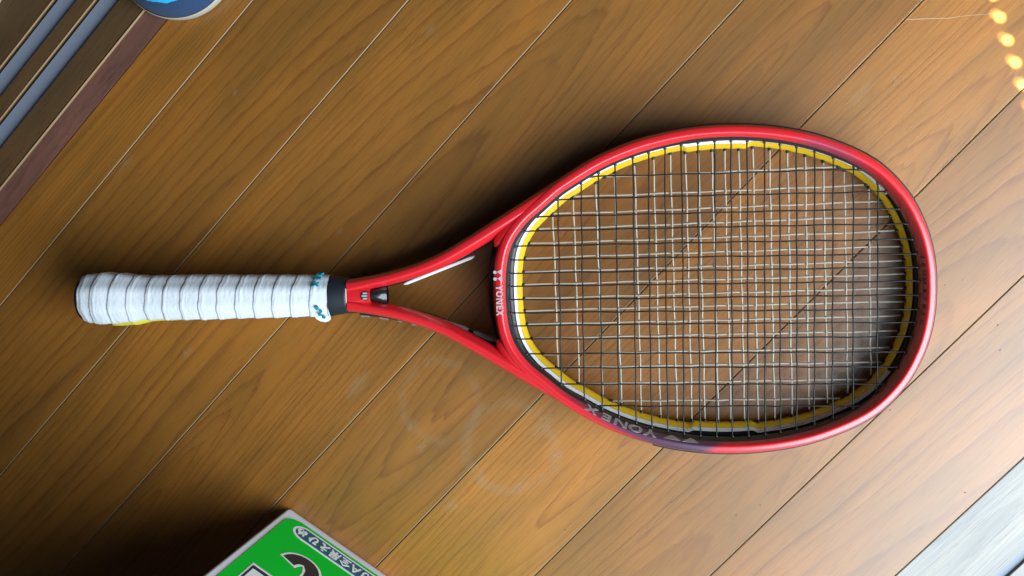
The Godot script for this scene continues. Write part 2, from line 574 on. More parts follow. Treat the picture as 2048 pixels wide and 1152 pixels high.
# closed centre line of the hoop, tip first, running over +z to the bridge and back over -z
func hoop_path(bridge := PackedFloat32Array([354.0, 354.4, 355.8, 358.7, 363.9, 373.6]), width := 0.0057) -> PackedVector2Array:
	var half := inset(spline(head_outer(), false, 4), func(_p): return width)
	half[0].y = 0.0
	var low := [Vector2(399.5, 80.3), Vector2(385.4, 68.6), Vector2(bridge[5], 58.6), Vector2(bridge[4], 46.6), Vector2(bridge[3], 36), Vector2(bridge[2], 25), Vector2(bridge[1], 12.5), Vector2(bridge[0], 0)]
	var lo := PackedVector2Array()
	lo.append(half[half.size() - 1])
	for p in low: lo.append(p * 0.000995)
	half.append_array(spline(lo, false, 5).slice(1))
	var out := PackedVector2Array()
	for p in half: out.append(p)
	for i in range(half.size() - 2, 0, -1): out.append(Vector2(half[i].x, -half[i].y))
	# even spacing
	return even(out, true, 0.0015)

func even(p: PackedVector2Array, closed: bool, step: float) -> PackedVector2Array:
	var cum := PackedFloat32Array([0.0])
	var n := p.size()
	for i in range(1, n + (1 if closed else 0)): cum.append(cum[i - 1] + p[i % n].distance_to(p[i - 1]))
	var total := cum[cum.size() - 1]
	var count := int(round(total / step))
	var out := PackedVector2Array()
	var k := 0
	for i in count + (0 if closed else 1):
		var s := total * i / count
		while k < cum.size() - 2 and cum[k + 1] < s: k += 1
		out.append(p[k].lerp(p[(k + 1) % n], (s - cum[k]) / maxf(cum[k + 1] - cum[k], 1e-9)))
	return out

func arm_outer(wide: float) -> PackedVector2Array:
	var a := PackedVector2Array([Vector2(231.2, 13.1), Vector2(238, 13.8), Vector2(250, 15.6), Vector2(268, 19.4), Vector2(285, 24.2), Vector2(297, 28.6), Vector2(311, 35.0), Vector2(332, 47.0), Vector2(354, 60.3), Vector2(386, 79.4), Vector2(409, 93.0)])
	for i in a.size():
		a[i] *= 0.000995
		a[i].y += wide * clampf((0.40 - a[i].x) / 0.1, 0, 1)
	return even(spline(a, false, 4), false, 0.004)

# section of a hoop in millimetres, x outwards is negative
func hoop_section(w: float, h: float) -> PackedVector2Array:
	var half := [Vector2(-6.2, 0), Vector2(-6.1, 3.2), Vector2(-5.8, 4.8), Vector2(-4.2, 9.2), Vector2(-3.6, 10.3), Vector2(-2.8, 10.9), Vector2(0.2, 11.4), Vector2(1.5, 11.3), Vector2(2.3, 10.7), Vector2(3.0, 9.6), Vector2(5.2, 4.9), Vector2(5.8, 3.2), Vector2(6.2, 0)]
	var o := PackedVector2Array()
	for p in half: o.append(Vector2(p.x * w, p.y * h) * 0.001)
	for i in range(half.size() - 2, 0, -1): o.append(Vector2(half[i].x * w, -half[i].y * h) * 0.001)
	return o

const RED := Color(0.68, 0.017, 0.027)
const DARK_RED := Color(0.20, 0.008, 0.03)
const PLUM := Color(0.085, 0.035, 0.07)

func red_paint(q: Vector3, s: Vector2, _i: int) -> Color:
	var c := RED
	# plum fade on the lower side, rising from the inner wall outwards, and a short one on the upper shoulder
	if q.z > 0:
		var across := s.x / 0.0062
		var start := 0.436 - 0.042 * across
		var k := smoothstep(start - 0.028, start + 0.022, q.x) * (1.0 - smoothstep(0.508 + 0.008 * across, 0.524 + 0.012 * across, q.x))
		c = c.lerp(PLUM, clampf(k, 0, 1))
	else:
		var across := s.x / 0.0062
		var k := smoothstep(0.570, 0.592, q.x) * (1.0 - smoothstep(0.606 + 0.014 * across, 0.628 + 0.014 * across, q.x)) * clampf(0.35 + 0.6 * across, 0, 1)
		c = c.lerp(PLUM * 1.6, clampf(k, 0, 1))
	if s.x > 0.0028 and q.x > 0.54:
		c = c.lerp(DARK_RED, smoothstep(0.54, 0.60, q.x) * smoothstep(0.0028, 0.0048, s.x) * 0.75)
	return c

func crest_hit(loop: PackedVector2Array, along_x: bool, at: float) -> Vector2:
	# where a string line meets the inner crest: the two outermost crossings
	var lo := INF
	var hi := -INF
	for i in loop.size():
		var a := loop[i]
		var b := loop[(i + 1) % loop.size()]
		var va := a.y if along_x else a.x
		var vb := b.y if along_x else b.x
		if (va - at) * (vb - at) <= 0 and va != vb:
			var t := (at - va) / (vb - va)
			var q := lerpf(a.x, b.x, t) if along_x else lerpf(a.y, b.y, t)
			lo = minf(lo, q)
			hi = maxf(hi, q)
	return Vector2(lo, hi)

# every string a part of its own, woven over and under
func strings(root: Node3D, loop: PackedVector2Array, mains: Array, crosses: Array, r: float, m: Material, bar_mesh: Mesh, bar_m: Material, sd: int) -> void:
	var rng := RandomNumberGenerator.new()
	rng.seed = sd
	var sec := ring_section(6, r, r)
	for way in 2:
		var own: Array = mains if way == 0 else crosses
		var other: Array = crosses if way == 0 else mains
		for i in own.size():
			var at: float = own[i] * 0.001
			var ends := crest_hit(loop, way == 0, at)
			var j0 := rng.randf_range(-0.0005, 0.0005)
			var j1 := rng.randf_range(-0.0005, 0.0005)
			var path := PackedVector3Array()
			var n := 70
			for k in n + 1:
				var x := lerpf(ends.x - 0.0015, ends.y + 0.0015, float(k) / n)
				var ph := 0.0
				for j in other.size() - 1:
					var a: float = other[j] * 0.001
					var b: float = other[j + 1] * 0.001
					if x >= a and x < b: ph = j + (x - a) / (b - a)
				if x >= other[other.size() - 1] * 0.001: ph = other.size() - 1 + (x - other[other.size() - 1] * 0.001) / 0.02
				elif x < other[0] * 0.001: ph = (x - other[0] * 0.001) / 0.02
				var y := cos(PI * ph) * r * 0.85 * (1.0 if (i + way) % 2 == 0 else -1.0)
				# each string is tugged a little sideways where it bends round the next
				var side := at + lerpf(j0, j1, float(k) / n) * sin(PI * k / n) + 0.00022 * sin(PI * ph * 0.5 + i * 1.7)
				path.append(Vector3(x, y, side) if way == 0 else Vector3(side, y, x))
			put("main_string" if way == 0 else "cross_string", sweep(path, func(_i): return sec, false, true), m, root)
			for e in 2:
				var where: float = ends.x if e == 0 else ends.y
				var dir := (1.0 if e == 0 else -1.0)
				var gx := Vector3(dir, 0, 0) if way == 0 else Vector3(0, 0, dir)
				var pos := Vector3(where, 0, at) if way == 0 else Vector3(at, 0, where)
				var g := put("grommet", bar_mesh, bar_m, root)
				g.transform = Transform3D(Basis(gx, Vector3.UP, gx.cross(Vector3.UP)), pos)

func barrel(r0: float, r1: float, back: float, front: float) -> ArrayMesh:
	var rows := []
	var inside := PackedVector3Array()
	for s in [[-back, r0], [front * 0.6, r0], [front, r1], [front + 0.0002, r1 * 0.6]]:
		var row := PackedVector3Array()
		for k in 8: row.append(Vector3(s[0], cos(TAU * k / 8) * s[1], sin(TAU * k / 8) * s[1]))
		rows.append(row)
		inside.append(Vector3(s[0], 0, 0))
	return grid_mesh(rows, false, true, inside, true)

func racket_at(butt: Vector3, turn_deg: float, drop: float) -> Transform3D:
	var a := deg_to_rad(turn_deg)
	var x := Vector3(cos(a), -drop, sin(a)).normalized()
	var z := Vector3(-sin(a), 0, cos(a))
	return Transform3D(Basis(x, z.cross(x), z), butt)

# the wrapped handle; returns the mesh of a spiral of tape
func wrap_mesh(x0: float, x1: float, sizes: Array, flat_y: float, step: float, lip: float, sd: int, hand := 1.0) -> ArrayMesh:
	var wob := noise(sd, 1.0, 2)
	var rows := []
	var inside := PackedVector3Array()
	var n := int((x1 - x0) / 0.0006)
	var around := 48
	for i in n + 1:
		var x := lerpf(x0, x1, float(i) / n)
		var hw: float = sizes[0][1]
		for k in sizes.size() - 1:
			if x * 1000 >= sizes[k][0]:
				var t: float = clampf((x * 1000 - sizes[k][0]) / (sizes[k + 1][0] - sizes[k][0]), 0, 1)
				hw = lerpf(sizes[k][1], sizes[k + 1][1], smoothstep(0, 1, t))
		var row := PackedVector3Array()
		for k in around:
			var a := TAU * k / around
			var bevel := 1.0 - 0.028 * cos(8 * a)    # the octagon under the tape
			var ph := x / step + hand * a / TAU + 0.045 * wob.get_noise_2d(x * 30, a * 1.2)
			var f := ph - floorf(ph)
			var ridge := 0.20 + 0.12 * wob.get_noise_1d(floorf(ph) * 9.0) + 0.05 * wob.get_noise_2d(a * 1.5, floorf(ph) * 3.0)
			var bump := lip * (0.75 * (1.0 - f) + 0.38 * (0.6 + 0.8 * wob.get_noise_2d(a * 1.2, floorf(ph) * 5.0 + 3.0)) * exp(-pow((f - ridge) / 0.055, 2.0)))
			if f > 0.955: bump -= lip * 0.10 * (1.0 - absf(f - 0.9775) / 0.0225)
			bump += 0.00018 * wob.get_noise_2d(x * 320, a * 5)
			var r := hw * 0.001 * bevel + bump
			row.append(Vector3(x, sin(a) * r * flat_y, cos(a) * r))
		rows.append(row)
		inside.append(Vector3(x, 0, 0))
	return grid_mesh(rows, false, true, inside, true)

func turned(prof: Array, flat_y: float) -> ArrayMesh:
	var rows := []
	var inside := PackedVector3Array()
	for p in prof:
		var row := PackedVector3Array()
		for k in 40: row.append(Vector3(p[0] * 0.001, sin(TAU * k / 40) * p[1] * 0.001 * flat_y, cos(TAU * k / 40) * p[1] * 0.001))
		rows.append(row)
		inside.append(Vector3(p[0] * 0.001, 0, 0))
	return grid_mesh(rows, false, true, inside, true)

func text_mesh(s: String, size: float, depth: float, bold := 800) -> TextMesh:
	var t := TextMesh.new()
	t.text = s
	var f := SystemFont.new()
	f.font_names = PackedStringArray(["Droid Sans"])
	f.font_weight = bold
	t.font = f
	t.font_size = 64
	t.pixel_size = size / 64.0
	t.depth = depth
	t.curve_step = 2.0
	return t

func build_rackets() -> void:
	# ---- lower racket, lying on the floor
	var yr := base("tennis_racket", racket_at(Vector3(-0.4750, 0.019, 0.0818), -2.2338, 0.0115))
	tag(yr, "black, white and yellow racket with cream strings lying underneath the red one", "tennis racket", "tennis rackets stacked on the floor")
	var hoop2 := hoop_path(PackedFloat32Array([357.7, 358.0, 359.2, 361.6, 366.2, 374.8]), 0.0062)
	for i in hoop2.size(): hoop2[i].y += 0.0006
	var p2 := flat3(hoop2)
	var sec2 := PackedVector2Array()
	for p in [Vector2(-6, 0), Vector2(-5.6, 5), Vector2(-3.5, 9), Vector2(-0.5, 10.2), Vector2(1.8, 9.8), Vector2(4.2, 7.6), Vector2(6.6, 3.8), Vector2(7.4, 0), Vector2(6.4, -5), Vector2(3, -9.5), Vector2(-0.5, -10.2), Vector2(-3.5, -9), Vector2(-5.6, -5)]: sec2.append(p * 0.001)
	put("frame", sweep(p2, func(_i): return sec2, true, true), M.black, yr)
	# the hoop's inner lining stands in a step where the sides run straight
	var flat_in := func(i: int) -> float:
		return 0.0021 * smoothstep(0.4935, 0.4985, p2[i].x) * (1.0 - smoothstep(0.5445, 0.5495, p2[i].x)) * (1.0 if absf(p2[i].z) > 0.05 else 0.0)
	var band := func(pts: Array) -> Callable:
		return func(i: int) -> PackedVector2Array:
			var o := PackedVector2Array()
			for p in pts: o.append(p * 0.001 + Vector2(flat_in.call(i), 0))
			return o
	# the white stripe stops short of the tip on both sides
	var open2 := PackedVector3Array()
	var first := 0
	for i in p2.size():
		if p2[i].x < 0.652:
			first = i
			break
	var kept := []
	for k in p2.size():
		var i := (first + k) % p2.size()
		if p2[i].x < 0.652:
			open2.append(p2[i])
			kept.append(i)
	var band_at := func(pts: Array) -> Callable:
		return func(i: int) -> PackedVector2Array:
			var o := PackedVector2Array()
			for p in pts: o.append(p * 0.001 + Vector2(flat_in.call(kept[i]), 0))
			return o
	put("white_stripe", sweep(open2, band_at.call([Vector2(3.2, 6.0), Vector2(3.4, 9.0), Vector2(3.9, 9.0), Vector2(4.8, 8.4), Vector2(5.8, 7.5), Vector2(5.9, 7.0), Vector2(5.0, 4.0)]), false, true, true), M.white_paint, yr)
	put("yellow_band", sweep(p2, band.call([Vector2(5.2, 4.5), Vector2(6.0, 7.1), Vector2(6.3, 6.9), Vector2(8.4, 3.8), Vector2(9.5, 0.4), Vector2(9.2, -2.0), Vector2(8.0, -4.5), Vector2(6.0, -6.5), Vector2(4.5, -2.0)]), true, true), M.yellow, yr)
	var inner2 := PackedVector2Array()
	for i in p2.size():
		var t := (hoop2[(i + 1) % hoop2.size()] - hoop2[i - 1]).normalized()
		inner2.append(hoop2[i] + Vector2(-t.y, t.x) * (0.0093 + flat_in.call(i)))
	var arms2 := arm_outer(0.0034)
	for s in [1.0, -1.0]:
		var line := inset(arms2, func(_p): return -0.0062)
		for i in line.size(): line[i] = Vector2(line[i].x, line[i].y * s)
		var sc := ring_section(16, 0.0062, 0.0100)
		put("throat_arm", sweep(flat3(line), func(_i): return sc, false, true, true), M.black, yr)
	var yoke := PackedVector2Array()
	for k in 21:
		var t := k / 10.0 - 1.0
		yoke.append(Vector2(0.3445 + 0.006 * t * t, t * 0.038))
	var ysec := ring_section(14, 0.0078, 0.0096)
	put("bridge", sweep(flat3(yoke), func(_i): return ysec, false, true, true), M.black, yr)
	# painted bars on the arms
	for b in [[Vector2(269.3, -9.4), Vector2(327.8, -30.0), 1.35, "white_bar", M.white_paint, 8.6], [Vector2(262, 8.6), Vector2(321, 28.9), 1.7, "grey_bar", M.grey_paint, 8.6], [Vector2(325, 30.7), Vector2(341, 38.2), 1.7, "grey_bar", M.grey_paint, 8.6]]:
		var a2: Vector2 = b[0] * 0.001
		var b2: Vector2 = b[1] * 0.001
		var w: float = b[2] * 0.001
		var h: float = b[5] * 0.001
		var path := flat3(even(PackedVector2Array([a2, b2]), false, 0.003))
		var n := path.size() - 1
		put(b[3], sweep(path, func(i): 
			var e := 0.45 if i == 0 or i == n else 1.0
			return PackedVector2Array([Vector2(-w * e, h - 0.004), Vector2(-w * e, h), Vector2(-w * 0.6 * e, h + 0.0008), Vector2(w * 0.6 * e, h + 0.0008), Vector2(w * e, h), Vector2(w * e, h - 0.004)]), false, true, true), b[4], yr)
	# broken lettering along the outer edge of the arm
	var rng := RandomNumberGenerator.new()
	rng.seed = 4
	var edge := inset(arms2, func(_p): return 0.0001)
	var i0 := 0
	while i0 < edge.size() - 3:
		var ln := rng.randi_range(2, 3)
		if edge[i0].x > 0.214 and edge[i0].x < 0.335:
			var pc := PackedVector2Array()
			for k in ln: pc.append(edge[mini(i0 + k, edge.size() - 1)])
			put("edge_mark", sweep(flat3(even(pc, false, 0.002)), func(_i): return PackedVector2Array([Vector2(0.0008, 0.0), Vector2(0.0004, 0.003), Vector2(-0.0014, 0.0052), Vector2(-0.0024, 0.0052), Vector2(-0.0024, 0.0)]), false, true, true), M.taupe, yr)
		i0 += ln + 1
	var mains2 := []
	for v in [-89.8, -75.0, -62.0, -50.2, -38.9, -27.0, -16.0, -5.5, 5.6, 15.6, 26.7, 38.6, 51.6, 62.8, 76.2, 90.8]: mains2.append(v)
	strings(yr, inner2, mains2, [391.9, 408.9, 427.3, 442.4, 458.2, 473.2, 486.5, 498.2, 508.2, 518.7, 528.7, 539.4, 549.9, 562.7, 576.3, 589.5, 603.0, 618.6, 636.4], 0.00074, M.white_string, barrel(0.0016, 0.0014, 0.002, 0.0019), M.black, 21)
	put("grip", wrap_mesh(0.010, 0.206, [[10, 17.5], [13, 19.6], [30, 19.4], [52, 16.2], [120, 15.4], [206, 15.2]], 0.92, 0.016, 0.0004, 31), M.yellow_grip, yr)
	put("butt_cap", turned([[4, 12], [5, 17.2], [8, 18.6], [10.4, 18.4]], 0.94), M.black, yr)
	put("shaft", turned([[205, 14.2], [232, 14.0], [250, 11.0]], 0.8), M.black, yr)

	# ---- red racket on top of it
	var rr := base("tennis_racket", racket_at(Vector3(-0.4752, 0.0525, 0.0747), -1.3000, 0.0273))
	tag(rr, "red racket with black strings and white wrapped grip, lying on top", "tennis racket", "tennis rackets stacked on the floor")
	var hoop := hoop_path()
	var p1 := flat3(hoop)
	var s1 := hoop_section(0.92, 1.0)
	put("frame", sweep(p1, func(_i): return s1, true, true, false, red_paint), M.red, rr)
	var arms := arm_outer(0.0)
	for s in [1.0, -1.0]:
		var hw := func(p: Vector2) -> float:
			if p.x < 0.25: return lerpf(0.0068, 0.0053, clampf((p.x - 0.222) / 0.028, 0, 1))
			if p.x < 0.335: return lerpf(0.0053, 0.0062, clampf((p.x - 0.285) / 0.05, 0, 1))
			return lerpf(0.0062, 0.0052, clampf((p.x - 0.375) / 0.03, 0, 1))
		var line := inset(arms, func(p): return -hw.call(p))
		var half := []
		for i in line.size(): half.append(hw.call(arms[i]) / 0.0062)
		var path := PackedVector2Array()
		for q in line: path.append(Vector2(q.x, q.y * s))
		put("throat_arm", sweep(flat3(path), func(i):
			var o := PackedVector2Array()
			for q in hoop_section(half[i], 1.0):
				var k := lerpf(0.98, 0.90, clampf((path[i].x - 0.33) / 0.06, 0, 1))
				o.append(Vector2(-q.x * s, q.y * k))
			return o, false, true, true, red_paint), M.red, rr)
	# the solid neck between the arms
	var neck := PackedVector2Array()
	for k in 16: neck.append(Vector2(0.2298 + k * 0.0013, 0))
	put("neck", sweep(flat3(neck), func(i):
		var w := lerpf(0.0105, 0.0058, clampf((neck[i].x - 0.226) / 0.023, 0, 1))
		var o := PackedVector2Array()
		for k in 24:
			var a := TAU * k / 24
			o.append(Vector2(signf(cos(a)) * pow(absf(cos(a)), 0.6) * w, signf(sin(a)) * pow(absf(sin(a)), 0.6) * 0.0104))
		return o, false, true, true, func(_q, _s, _i): return RED), M.red, rr)
	# the webs where the arms run into the bridge
	for side in [1.0, -1.0]:
		var web := PackedVector2Array()
		for q in [Vector2(348.6, 36.6), Vector2(354.0, 42.8), Vector2(361.5, 51.0), Vector2(371.5, 60.5), Vector2(384, 69.5)]: web.append(Vector2(q.x, q.y * side) * 0.001)
		web = spline(web, false, 4)
		put("web", sweep(flat3(web), func(i):
			var t: float = i / 16.0
			return ring_section(20, 0.0008 + 0.0062 * sqrt(sin(PI * clampf(t * 0.85, 0, 1))), 0.0040 + 0.0062 * sqrt(sin(PI * clampf(t * 0.85, 0, 1)))), false, true, true, red_paint), M.red, rr)
	# black cap in the fork
	put("fork_cap", sweep(flat3(PackedVector2Array([Vector2(0.2475, 0), Vector2(0.2505, 0), Vector2(0.2545, 0), Vector2(0.2585, 0), Vector2(0.2610, 0)])), func(i):
		var w: float = [0.0046, 0.0056, 0.0066, 0.0076, 0.0070][i]
		var h: float = [0.0085, 0.0083, 0.0074, 0.0056, 0.0035][i]
		return ring_section(20, w, h), false, true, true), M.black_gloss, rr)
	var badge := put("badge", slab([PackedVector2Array([Vector2(-0.0035, -0.0028), Vector2(0.0035, -0.0028), Vector2(0.0035, 0.0005), Vector2(0.0018, 0.0030), Vector2(-0.0018, 0.0030), Vector2(-0.0035, 0.0005)])], 0.0, 0.0004), M.black, rr)
	badge.transform = Transform3D(Basis(Vector3(0, 0, 1), Vector3(-1, 0, 0), Vector3(0, 1, 0)), Vector3(0.2448, 0.0103, 0.0))
	for b in [-0.0021, 0.0, 0.0021]:
		var bar := put("badge_mark", slab([rounded(b - 0.0007, -0.0024, b + 0.0007, 0.0021 - absf(b) * 0.45, 0.0003)], 0.0004, 0.0007), M.silver, badge)
	var line_mark := put("collar_line", slab([rounded(-0.0060, -0.0006, 0.0055, 0.0006, 0.0003)], 0.0, 0.0003), M.print_white, rr)
	line_mark.transform = Transform3D(Basis(Vector3(0, 0, 1), Vector3(-1, 0, 0), Vector3(0, 1, 0)), Vector3(0.2296, 0.0105, 0.0))
	# black grommet strip along the inner wall, deepest at the bridge
	put("grommet_strip", sweep(p1, func(i):
		var deep := 0.25 * (1.0 - smoothstep(0.372, 0.43, p1[i].x))
		var side := smoothstep(0.485, 0.50, p1[i].x) * (1.0 - smoothstep(0.555, 0.60, p1[i].x))
		var thin := smoothstep(0.60, 0.655, p1[i].x)
		var tx := lerpf(lerpf(4.3, 2.9, deep), 4.0, side)
		var ty := lerpf(lerpf(4.9, 9.3, deep), 6.2, side)
		var bx := lerpf(6.0, 5.3, thin)
		tx = lerpf(tx, 4.7, thin)
		ty = lerpf(ty, 1.5, thin)
		var o := PackedVector2Array()
		for q in [Vector2(tx - 1.2, ty - 1.2), Vector2(tx, ty + 0.45), Vector2(tx + 0.55, ty + 0.25), Vector2(bx, minf(2.2, ty)), Vector2(bx + 0.25, 0), Vector2(bx, -minf(2.2, ty)), Vector2(tx + 0.55, -ty - 0.25), Vector2(tx - 1.2, -ty + 1.2)]: o.append(q * 0.001)
		return o, true, true), M.black, rr)
	# bumper guard round the tip
	var guard := PackedVector2Array()
	for q in hoop: guard.append(q)
	var gp := PackedVector3Array()
	var m0 := 0
	for i in guard.size():
		if guard[i].x > 0.47 and guard[i].y < 0:
			m0 = i
			break
	for k in guard.size():
		var q := guard[(m0 + k) % guard.size()]
		if q.x > 0.47: gp.append(Vector3(q.x, 0, q.y))
	put("bumper_guard", sweep(gp, func(_i): return PackedVector2Array([Vector2(-0.0042, 0.0040), Vector2(-0.0057, 0.0048), Vector2(-0.0065, 0.0034), Vector2(-0.0067, 0), Vector2(-0.0065, -0.0034), Vector2(-0.0057, -0.0048), Vector2(-0.0042, -0.004)]), false, true, true), M.rubber, rr)
	var inner := PackedVector2Array()
	for i in hoop.size():
		var t := (hoop[(i + 1) % hoop.size()] - hoop[i - 1]).normalized()
		inner.append(hoop[i] + Vector2(-t.y, t.x) * 0.0059)
	var mains := []
	for v in [89.5, 72.3, 59.5, 48.2, 36.5, 25.8, 15.7, 5.3]: mains.append(-v)
	for v in [5.3, 15.7, 25.8, 36.5, 48.2, 59.5, 72.3, 89.5]: mains.append(v)
	strings(rr, inner, mains, [398.2, 416.4, 429.9, 442.9, 456.3, 468.3, 480.7, 493.0, 505.6, 517.9, 530.1, 542.2, 554.8, 566.2, 578.4, 591.6, 605.1, 620.0, 637.3], 0.00058, M.black_string, barrel(0.0012, 0.0010, 0.002, 0.0016), M.black, 12)
	# lettering on the bridge, reading across the racket
	var name_on_bridge := text_mesh("YONEX", 0.0072, 0.0016)
	var yb := put("lettering", name_on_bridge, M.silver, rr)
	yb.transform = Transform3D(Basis(Vector3(0, 0, 1), Vector3(1, 0, 0), Vector3(0, 1, 0)) * Basis.from_scale(Vector3(1.0, 1, 1)), Vector3(0.3523, 0.0110, 0.0047))
	var em := []
	for z in [-0.0172, -0.0120]:
		em.append(disc(Vector2(z, -0.0030), 0.00135))
		em.append(PackedVector2Array([Vector2(z - 0.0026, 0.0026), Vector2(z - 0.0005, -0.0012), Vector2(z + 0.0021, 0.0018), Vector2(z + 0.0020, 0.0026)]))
	var emb := put("emblem", slab(em, 0.0, 0.0005), M.silver, rr)
	emb.transform = Transform3D(Basis(Vector3(0, 0, 1), Vector3(1, 0, 0), Vector3(0, 1, 0)), Vector3(0.3523, 0.0112, 0.0))
	# big lettering on the inner wall of the lower side, facing the strings
	wall_text(rr, p1, "YONEX", 0.4655, -0.0112, 0.0135, M.taupe)
	wall_text(rr, p1, "#", 0.4900, -0.0165, 0.0112, M.taupe)
	tip_text(rr, p1)
	# handle
	put("grip", wrap_mesh(0.0062, 0.2155, [[6.2, 17.4], [7.4, 18.8], [12, 20.2], [25, 21.2], [36, 20.3], [62, 18.0], [108, 18.2], [150, 17.3], [216, 16.4]], 0.90, 0.0152, 0.0010, 17, -1.0), M.grip, rr)
	put("butt_cap", turned([[3.6, 15.2], [4.2, 17.6], [5.4, 18.4], [7.0, 18.3]], 0.9), M.black_gloss, rr)
	put("rubber_collar", turned([[213.5, 15.5], [214, 16.2], [215, 16.5], [221, 15.7], [228.4, 14.5], [229.6, 14.2], [229.8, 13.2]], 0.86), M.rubber, rr)
	grip_text(rr)
	var fl := PackedVector2Array([Vector2(-0.0072, 0), Vector2(0.0058, 0.0), Vector2(0.0066, 0.0052), Vector2(0.0052, 0.0066), Vector2(0.0020, 0.0076), Vector2(-0.0020, 0.0068), Vector2(-0.0052, 0.0046)])
	var tape := put("loose_tape_end", slab([fl], -0.0006, 0.0006), M.grip, rr)
	tape.transform = Transform3D(Basis(Vector3(1, 0, 0), Vector3(0, -0.35, 0.94).normalized(), Vector3(0, 0.94, 0.35).normalized()), Vector3(0.2050, -0.0045, 0.0150))

func disc(c: Vector2, r: float) -> PackedVector2Array:
	var o := PackedVector2Array()
	for k in 14: o.append(c + Vector2(cos(TAU * k / 14), sin(TAU * k / 14)) * r)
	return o

# letters set one by one along the sloping inner wall (z > 0 side), read from inside the hoop
func wall_text(root: Node3D, p: PackedVector3Array, s: String, start_x: float, pitch: float, size: float, m: Material) -> void:
	var st := SurfaceTool.new()
	st.begin(Mesh.PRIMITIVE_TRIANGLES)
	for k in s.length():
		var want := start_x + pitch * k
		var best := 0
		for i in p.size():
			if p[i].z > 0.05 and absf(p[i].x - want) < absf(p[best].x - want) or p[best].z < 0.05: best = i
		var a := p[(best + 4) % p.size()]
		var b := p[best - 4]
		var t := (a - b).normalized()
		var inward := Vector3(-t.z, 0, t.x)
		# the wall slopes from (3.0, 9.8) to (5.2, 5.0): up the wall
		var up := (inward * -2.3 + Vector3.UP * 4.6).normalized()
		var out := (inward * 4.6 + Vector3.UP * 2.3).normalized()
		var right := up.cross(out)
		var at := p[best] + inward * 0.0036 + Vector3.UP * 0.0076 + out * 0.0001
		if s[k] == "#":
			for e in 2:
				var sh := slab([PackedVector2Array([Vector2(-0.0072, 0.0022), Vector2(0.0062, 0.0026), Vector2(0.0002, -0.0026), Vector2(-0.0024, -0.0020)])], -0.0002, 0.0004)
				st.append_from(sh, 0, Transform3D(Basis(right, up, out), at + right * 0.0150 * (0.5 - e)))
		else:
			var tm := text_mesh(s[k], size, 0.0005)
			st.append_from(tm, 0, Transform3D(Basis(right * 1.30, up * 0.78, out), at))
	put("lettering", st.commit(), m, root)

func tip_text(root: Node3D, p: PackedVector3Array) -> void:
	var st := SurfaceTool.new()
	st.begin(Mesh.PRIMITIVE_TRIANGLES)
	var s := "ISOMETRIC"
	for k in s.length():
		var z := -0.024 + 0.0062 * k
		var best := 0
		for i in p.size():
			if p[i].x > 0.6 and absf(p[i].z - z) < absf(p[best].z - z) or p[best].x < 0.6: best = i
		var t := (p[(best + 2) % p.size()] - p[best - 2]).normalized()
		var inward := Vector3(-t.z, 0, t.x)
		var up := (inward * -2.3 + Vector3.UP * 4.6).normalized()
		var out := (inward * 4.6 + Vector3.UP * 2.3).normalized()
		st.append_from(text_mesh(s[k], 0.0068, 0.0004), 0, Transform3D(Basis(up.cross(out), up * 0.8, out), p[best] + inward * 0.0037 + Vector3.UP * 0.0076))
	put("lettering", st.commit(), mat(lin(0.07, 0.008, 0.02), 0.4), root)

# teal print near the end of the overgrip, bent round it
func grip_text(root: Node3D) -> void:
	var st := SurfaceTool.new()
	st.begin(Mesh.PRIMITIVE_TRIANGLES)
	var items := [["N", 0.2082, -68.0, 0.0072], ["E", 0.2074, -50.0, 0.0072], ["X", 0.2066, -32.0, 0.0072]]
	var r := 0.0190
	for it in items:
		var a := deg_to_rad(it[2])
		var out := Vector3(0, cos(a) * 0.9, sin(a)).normalized()
		var right := Vector3(0, -sin(a), cos(a))
		st.append_from(text_mesh(it[0], it[3], 0.0012), 0, Transform3D(Basis(right, Vector3(1, 0, 0), out), Vector3(it[1], cos(a) * r * 0.9, sin(a) * r)))
	put("grip_print", st.commit(), M.teal, root)
	st = SurfaceTool.new()
	st.begin(Mesh.PRIMITIVE_TRIANGLES)
	for d in [[0.2072, 26.0, 0.0016], [0.2098, 37.0, 0.0014], [0.2082, 48.0, 0.0013], [0.2106, 60.0, 0.0016]]:
		var a := deg_to_rad(d[1])
		var out := Vector3(0, cos(a) * 0.9, sin(a)).normalized()
		var right := Vector3(0, -sin(a), cos(a))
		st.append_from(slab([disc(Vector2.ZERO, d[2])], -0.0006, 0.0008), 0, Transform3D(Basis(right, Vector3(1, 0, 0), out), Vector3(d[0], cos(a) * r * 0.9, sin(a) * r)))
	put("grip_print", st.commit(), M.teal, root)

